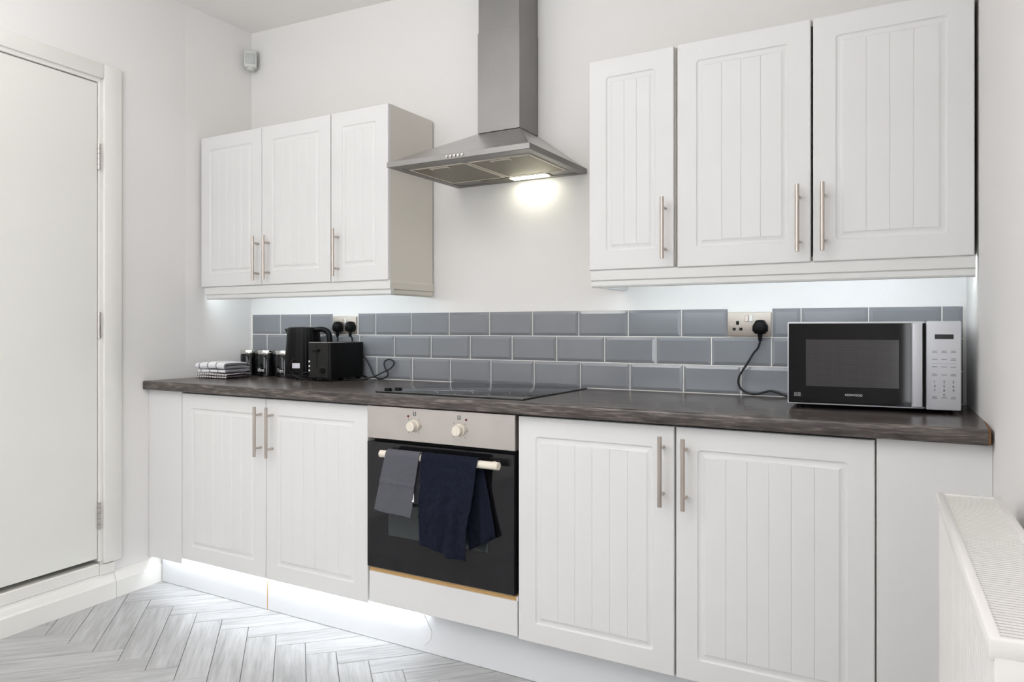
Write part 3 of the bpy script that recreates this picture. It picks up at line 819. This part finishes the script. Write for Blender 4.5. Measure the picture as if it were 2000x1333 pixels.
for a in range(-120, 121, 40):
    x = .028 + .0175 * math.sin(R(a)); z = .046 + .0175 * math.cos(R(a)); box(bm, x - .0008, x + .0008, -hl - .003, -hl - .0024, z - .0012, z + .0012)
obj('dial_print', bm, M['print_mid'], t)['kind'] = 'stuff'
for sx in (-.05, .05):
    for sy in (-.085, .085):
        bm = bmesh.new(); cyl(bm, (sx, sy, 0), (sx, sy, .013), .009, .011, 14); obj('foot', bm, M['black_matt'], t, 40)
def W2(pts): return [(x - TX, y - TY, z - TZ) for x, y, z in pts]
bm = bmesh.new()
tube(bm, W2([(.735, -.028, .992), (.758, -.022, .984), (.787, -.022, .943), (.809, -.024, .909), (.838, -.03, .8945), (.867, -.034, .8945), (.888, -.030, .905), (.893, -.026, .918), (.879, -.022, .931), (.867, -.020, .952), (.867, -.019, .969), (.885, -.018, .979), (.908, -.018, .977), (.921, -.020, .963), (.908, -.028, .941), (.873, -.042, .922), (.838, -.058, .904), (.80, -.085, .894), (.775, -.12, .8935), (.763, -.16, .8935)]), .0034)
obj('cable', bm, M['cord'], t, 60)

# ------------------------------------------------------------------ kettle
KX, KY, KZ = .462, -.105, .8895
KR = Matrix.Rotation(R(24), 4, 'Z'); KH = Matrix.Rotation(R(9), 4, 'Z')
t = thing('kettle', 'black ribbed electric kettle with white sticker, behind the toaster', 'kettle', (KX, KY, KZ))
bm = bmesh.new(); lathe(bm, [(.076, 0), (.0785, .003), (.0785, .016), (.076, .020)], 0, 0, 40); obj('power_base', bm, M['black_matt'], t, 40)
bm = bmesh.new(); lathe(bm, [(.076, .020), (.0795, .024), (.0800, .05), (.0785, .12), (.0745, .19), (.0715, .222), (.069, .227)], 0, 0, 120, lambda k: 1.0 if k % 4 < 2 else .984)
obj('body', bm, M['black'], t, 25)
bm = bmesh.new(); lathe(bm, [(.0695, .2255), (.069, .2295), (.060, .233), (.02, .2345)], 0, 0, 40); obj('lid', bm, M['black'], t, 40)
bm = bmesh.new()
va = [bm.verts.new(p) for p in ((-.060, -.026, .2275), (-.060, .026, .2275), (-.066, .018, .190), (-.066, -.018, .190), (-.091, 0, .225), (-.085, 0, .212))]
for f_ in ((0, 1, 4), (0, 4, 5, 3), (1, 2, 5, 4), (2, 3, 5), (0, 3, 2, 1)): bm.faces.new([va[i] for i in f_])
bm.transform(KR); obj('spout', bm, M['black'], t)
bm = bmesh.new()
hp = [(.052, -.002, .219), (.080, -.004, .222), (.112, -.006, .222), (.138, -.008, .210), (.148, -.009, .180), (.149, -.009, .130), (.147, -.009, .085), (.138, -.008, .065)]
tube(bm, hp, lambda u: .0125 if u < .9 else .010, 6, 14); bm.transform(KH)
obj('handle', bm, M['black'], t, 60)
# white sticker wrapped on the front of the body
def wrap(name, a0, a1, z0, z1, r, m, parent, n=8):
    bm = bmesh.new()
    lo = [bm.verts.new((r * math.cos(R(a0 + (a1 - a0) * k / n)), r * math.sin(R(a0 + (a1 - a0) * k / n)), z0)) for k in range(n + 1)]
    hi = [bm.verts.new((r * math.cos(R(a0 + (a1 - a0) * k / n)), r * math.sin(R(a0 + (a1 - a0) * k / n)), z1)) for k in range(n + 1)]
    for k in range(n): bm.faces.new((lo[k], lo[k + 1], hi[k + 1], hi[k]))
    return obj(name, bm, m, parent)
wrap('sticker', -82, -56, .048, .071, .0808, M['sticker'], t)
bm = bmesh.new()
tube(bm, [(.575 - KX, -.262 - KY, .9825 - KZ), (.552 - KX, -.262 - KY, .973 - KZ), (.534 - KX, -.258 - KY, .95 - KZ), (.531 - KX, -.25 - KY, .93 - KZ), (.542 - KX, -.238 - KY, .91 - KZ), (.565 - KX, -.225 - KY, .897 - KZ), (.597 - KX, -.22 - KY, .895 - KZ)], .0034)
tube(bm, [(.604 - KX, -.215 - KY, .926 - KZ), (.570 - KX, -.215 - KY, .918 - KZ), (.539 - KX, -.215 - KY, .903 - KZ), (.522 - KX, -.205 - KY, .894 - KZ), (.508 - KX, -.185 - KY, .893 - KZ)], .003)
obj('cable', bm, M['cord'], t, 60)

# ------------------------------------------------------------------ canisters
def bend_text(me, r, a_mid):
    for v in me.vertices:
        a = a_mid + v.co.x / r; rr = r + v.co.z
        v.co = Vector((rr * math.cos(a), rr * math.sin(a), v.co.y))
for (cx, cy, word, label) in ((.090, -.094, None, 'black canister with metal lid nearest the door wall, behind the folded towels'), (.211, -.094, 'Coffee', 'black canister with metal lid lettered Coffee, in the middle of the three'), (.331, -.094, 'Tea', 'black canister with metal lid lettered Tea, beside the kettle')):
    t = thing('storage_canister', label, 'canister', (cx, cy, .8895), 0, 'black kitchen canisters')
    bm = bmesh.new(); lathe(bm, [(.0395, 0), (.0415, .002), (.0415, .100), (.040, .104)], 0, 0, 40); obj('body', bm, M['black_gloss'], t, 40)
    bm = bmesh.new(); lathe(bm, [(.0425, .1045), (.0430, .106), (.0430, .121), (.0415, .123), (.03, .1235)], 0, 0, 40); obj('lid', bm, M['chrome'], t, 40)
    va = math.atan2(CAM[1] - cy, CAM[0] - cx)
    if word:
        me = text_mesh(word, .0235)
        bend_text(me, .0418, va - R(60 if word == 'Coffee' else 33))
        for v in me.vertices: v.co.z += .030
        link('lettering', me, M['print_white'], t)

# ------------------------------------------------------------------ folded tea towels
def folded(name, label, mname, L, Wd, layers, lh, loc, rz, seed, thick):
    """a towel folded over itself: one sheet snaking through its layers"""
    bm = bmesh.new(); uvl = bm.loops.layers.uv.new('uv'); path = []
    r = lh / 2
    for k in range(layers):
        z = r * .6 + k * lh
        xs = [-L / 2 + L * i / 12 for i in range(13)]
        if k % 2: xs = xs[::-1]
        sh_ = (k * .006)
        for x in xs: path.append((x * (1 - .02 * k), z))
        if k < layers - 1:
            x = xs[-1] * (1 - .02 * k); sg = 1 if x > 0 else -1
            for a in (-45, 0, 45): path.append((x + sg * r * math.cos(R(a)) * .9, z + r + r * math.sin(R(a))))
    cols = 14; g = []; acc = [0]
    for p, q in zip(path, path[1:]): acc.append(acc[-1] + math.hypot(q[0] - p[0], q[1] - p[1]))
    for i, (x, z) in enumerate(path):
        row = []
        for c in range(cols + 1):
            u = c / cols; y = -Wd / 2 + Wd * u
            n = noise.noise(Vector((x * 15 + seed, y * 15, z * 5 + seed)))
            row.append(bm.verts.new((x + .006 * noise.noise(Vector((y * 20, z * 60, seed))), y + .004 * noise.noise(Vector((x * 20, z * 90, seed))), max(.0016, z + n * .005 * (z / (layers * lh)) * 1.5 + .006 * math.sin(u * 3.1) * (z / (layers * lh))))))
        g.append(row)
    tot = acc[-1]
    for i in range(len(g) - 1):
        for c in range(cols):
            f_ = bm.faces.new((g[i][c], g[i][c + 1], g[i + 1][c + 1], g[i + 1][c]))
            for l, (ii, cc) in zip(f_.loops, ((i, c), (i, c + 1), (i + 1, c + 1), (i + 1, c))):
                l[uvl].uv = (cc / cols, acc[ii] / tot)
    o = obj(name, bm, M[mname], None, 180); o.location = loc; o.rotation_euler = (0, 0, rz)
    md = o.modifiers.new('thickness', 'SOLIDIFY'); md.thickness = thick; md.offset = 0
    sb = o.modifiers.new('soft', 'SUBSURF'); sb.levels = 1; sb.render_levels = 1
    return tag(o, label, 'tea towel', 'folded tea towels on the worktop')
folded('folded_tea_towel', 'white tea towel with dark marks, underneath the folded pair', 'towel_b', .150, .200, 2, .010, (.142, -.288, .8935), R(94), 2.0, .0075)
folded('folded_tea_towel', 'white tea towel with grey stripes, on top of the folded pair', 'towel_a', .135, .185, 3, .0150, (.135, -.286, .9185), R(94), 5.0, .0125)

# ------------------------------------------------------------------ microwave
mw = thing('microwave', 'silver and black microwave with keypad at the worktop end', 'microwave', (2.612, -.343, .8895), R(3.5))
w, h0, h1, dp = .4285, .013, .2475, .295
tt = lambda t: t * w
zz = lambda d: h1 - d * (h1 - h0)
bm = B(.001, w - .001, .012, dp, h0 + .001, h1 - .001, .004, 2); obj('casing', bm, M['silver_body'], mw, 40)
bm = B(0, tt(.804), 0, .014, h0, h1, .004, 2); dr = obj('door', bm, M['silver'], mw, 40)
obj('door_glass', B(.0035, tt(.731), -.0012, .004, h0 + .004, h1 - .005, .001), M['black_gloss'], dr)['label'] = 'black glossy door glass'
obj('window', B(tt(.115), tt(.662), -.0016, -.001, zz(.777), zz(.215)), M['mesh_window'], dr)
obj('handle', B(tt(.734), tt(.790), -.016, .002, h0 + .006, h1 - .005, .003, 2), M['silver'], dr, 40)
obj('recess', B(tt(.792), tt(.8085), -.0008, .004, h0 + .006, h1 - .005), M['black_matt'], dr)
me = text_mesh('KENWOOD', .0082); me.transform(Matrix.Translation((tt(.403), -.0014, zz(.872))) @ Matrix.Diagonal((1.0, 1, 1, 1)) @ FRONT)
link('brand_lettering', me, M['print_white'], dr)
bm = bmesh.new()
for k, (ix, iz, iw, ih) in enumerate(((0, .0065, .0075, .004), (.009, .006, .009, .005), (0, 0, .0045, .005), (.0055, 0, .0045, .005), (.011, 0, .007, .005))):
    box(bm, tt(.042) + ix, tt(.042) + ix + iw, -.0016, -.001, zz(.905) + iz, zz(.905) + iz + ih)
obj('power_mark', bm, M['print_mid'], dr)['kind'] = 'stuff'
pn = obj('control_panel', B(tt(.8095), w, -.0002, .014, h0 - .001, h1 + .0005, .004, 2), M['silver'], mw, 40)
obj('display', B(tt(.908) - .0215, tt(.908) + .0215, -.0012, -.0001, zz(.20), zz(.148)), M['screen'], pn)
cols_ = [tt(.857), tt(.908), tt(.957)]
def kp(name, bm): o = obj(name, bm, M['print_mid'], pn); o['kind'] = 'stuff'; return o
bm = bmesh.new()
for d, two in ((.345, (1, 1, 1)), (.43, (0, 0, 1)), (.515, (0, 0, 0)), (.605, (1, 0, 1)), (.862, (1, 0, 1))):
    for c, tw in zip(cols_, two):
        ws = .0062
        if tw:
            box(bm, c - ws * .85, c + ws * .85, -.0006, -.0001, zz(d - .008) - .0007, zz(d - .008) + .0007); box(bm, c - ws, c + ws, -.0006, -.0001, zz(d + .008) - .0007, zz(d + .008) + .0007)
        else:
            box(bm, c - ws, c + ws, -.0006, -.0001, zz(d) - .0008, zz(d) + .0008)
box(bm, cols_[0] - .008, cols_[2] + .008, -.0005, -.0001, zz(.478) - .0003, zz(.478) + .0003)
kp('key_captions', bm)
k = 1
for d in (.685, .735, .782):
    for c in cols_:
        me = text_mesh(str(k), .0095); me.transform(Matrix.Translation((c, -.0006, zz(d))) @ FRONT); link('key_digit', me, M['print_dark'], pn); k += 1
me = text_mesh('0', .0095); me.transform(Matrix.Translation((cols_[1], -.0006, zz(.832))) @ FRONT); link('key_digit', me, M['print_dark'], pn)
for fx in (.03, w - .03):
    for fy in (.05, dp - .03):
        bm = bmesh.new(); cyl(bm, (fx, fy, 0), (fx, fy, h0 + .002), .011, .012, 14); obj('foot', bm, M['black_matt'], mw, 40)

# ------------------------------------------------------------------ motion sensor high in the corner
t = thing('motion_sensor', 'small white motion sensor high in the wall corner', 'sensor', (.030, -.036, 2.398), R(45))
bm = bmesh.new(); box(bm, -.030, .030, -.022, .022, .012, .100, .008, 3); obj('housing', bm, M['sensor'], t, 50)
obj('lens', B(-.022, .022, -.0245, -.020, .028, .078, .003, 2), M['sensor_lens'], t, 50)
bm = bmesh.new(); lathe(bm, [(.012, .0), (.019, .003), (.019, .014)], 0, .003, 18); obj('swivel_base', bm, M['sensor'], t, 50)
obj('bracket', B(-.018, .018, .018, .034, .02, .09), M['sensor'], t)

# ------------------------------------------------------------------ radiator on the right wall
rd = thing('radiator', 'white panel radiator with slotted top grille on the wall by the end panel', 'radiator', rw(.905, .0) + (.0,), RW[1])
# local: -x into the room, -y toward the camera; lies y from 0 to -.755
RL, rx0, rx1, rz0, rz1 = .755, -.130, -.030, .20, .80
bm = bmesh.new(); npl = 46
prof = []
for k in range(npl):
    y0 = -.010 - (RL - .02) * k / npl; p = (RL - .02) / npl
    prof += [(rx0, y0 - p * .12), (rx0, y0 - p * .45), (rx0 + .006, y0 - p * .62), (rx0 + .006, y0 - p * .92)]
lo = [bm.verts.new((x, y, rz0 + .004)) for x, y in prof]; hi = [bm.verts.new((x, y, rz1 - .034)) for x, y in prof]
hi2 = [bm.verts.new((rx0 + .001, y, rz1 - .022)) for x, y in prof]
for k in range(len(prof) - 1):
    bm.faces.new((lo[k], lo[k + 1], hi[k + 1], hi[k])); bm.faces.new((hi[k], hi[k + 1], hi2[k + 1], hi2[k]))
bk = [bm.verts.new((rx0 + .014, prof[0][1], rz0 + .004)), bm.verts.new((rx0 + .014, prof[-1][1], rz0 + .004)), bm.verts.new((rx0 + .014, prof[-1][1], rz1 - .022)), bm.verts.new((rx0 + .014, prof[0][1], rz1 - .022))]
bm.faces.new(bk)
obj('front_panel', bm, M['radiator'], rd, 35)
bm = bmesh.new(); box(bm, rx1 - .014, rx1, -RL + .01, -.01, rz0, rz1 - .02, .003); obj('rear_panel', bm, M['radiator'], rd)
obj('fins', B(rx0 + .02, rx1 - .02, -RL + .03, -.03, rz0 + .02, rz1 - .03), M['black_matt'], rd)
# top grille: frame rails and the many slats between
bm = bmesh.new()
box(bm, rx0 - .004, rx0 + .009, -RL, 0, rz1 - .024, rz1, .003, 2); box(bm, rx1 - .012, rx1 + .002, -RL, 0, rz1 - .024, rz1, .003, 2)
box(bm, rx0 - .003, rx1, -RL - .001, -RL + .014, rz1 - .022, rz1 - .0005, .003, 2); box(bm, rx0 - .003, rx1, -.016, .001, rz1 - .022, rz1 - .0005, .003, 2)
obj('top_frame', bm, M['radiator'], rd, 40)
bm = bmesh.new(); n = 78
for k in range(n):
    y = -.017 - (RL - .033) * (k + .5) / n
    box(bm, rx0 + .008, rx1 - .010, y - .0030, y + .0030, rz1 - .006, rz1 - .002)
o = obj('grille_slats', bm, M['radiator'], rd); o['kind'] = 'stuff'
obj('tray', B(rx0 + .008, rx1 - .01, -RL + .012, -.015, rz1 - .020, rz1 - .016), M['radiator'], rd)
bm = bmesh.new(); box(bm, rx0 + .001, rx1, -RL - .001, -RL + .008, rz0, rz1 - .018, .003, 2); obj('side_panel', bm, M['radiator'], rd, 40)
bm = bmesh.new(); box(bm, rx0 + .001, rx1, -.008, .001, rz0, rz1 - .018, .003, 2); obj('side_panel', bm, M['radiator'], rd, 40)
bm = bmesh.new(); cyl(bm, (-.036, -RL + .002, .746), (-.036, -RL - .006, .746), .017, .0155, 20); vp = obj('end_plug', bm, M['radiator'], rd, 40)
bm = bmesh.new(); cyl(bm, (-.036, -RL - .005, .743), (-.036, -RL - .0085, .743), .009, seg=14); obj('plug_socket', bm, M['black_matt'], vp, 40)
for y in (-.1, -RL + .1): obj('wall_bracket', B(rx1, .0, y - .015, y + .015, .35, .7), M['radiator'], rd)
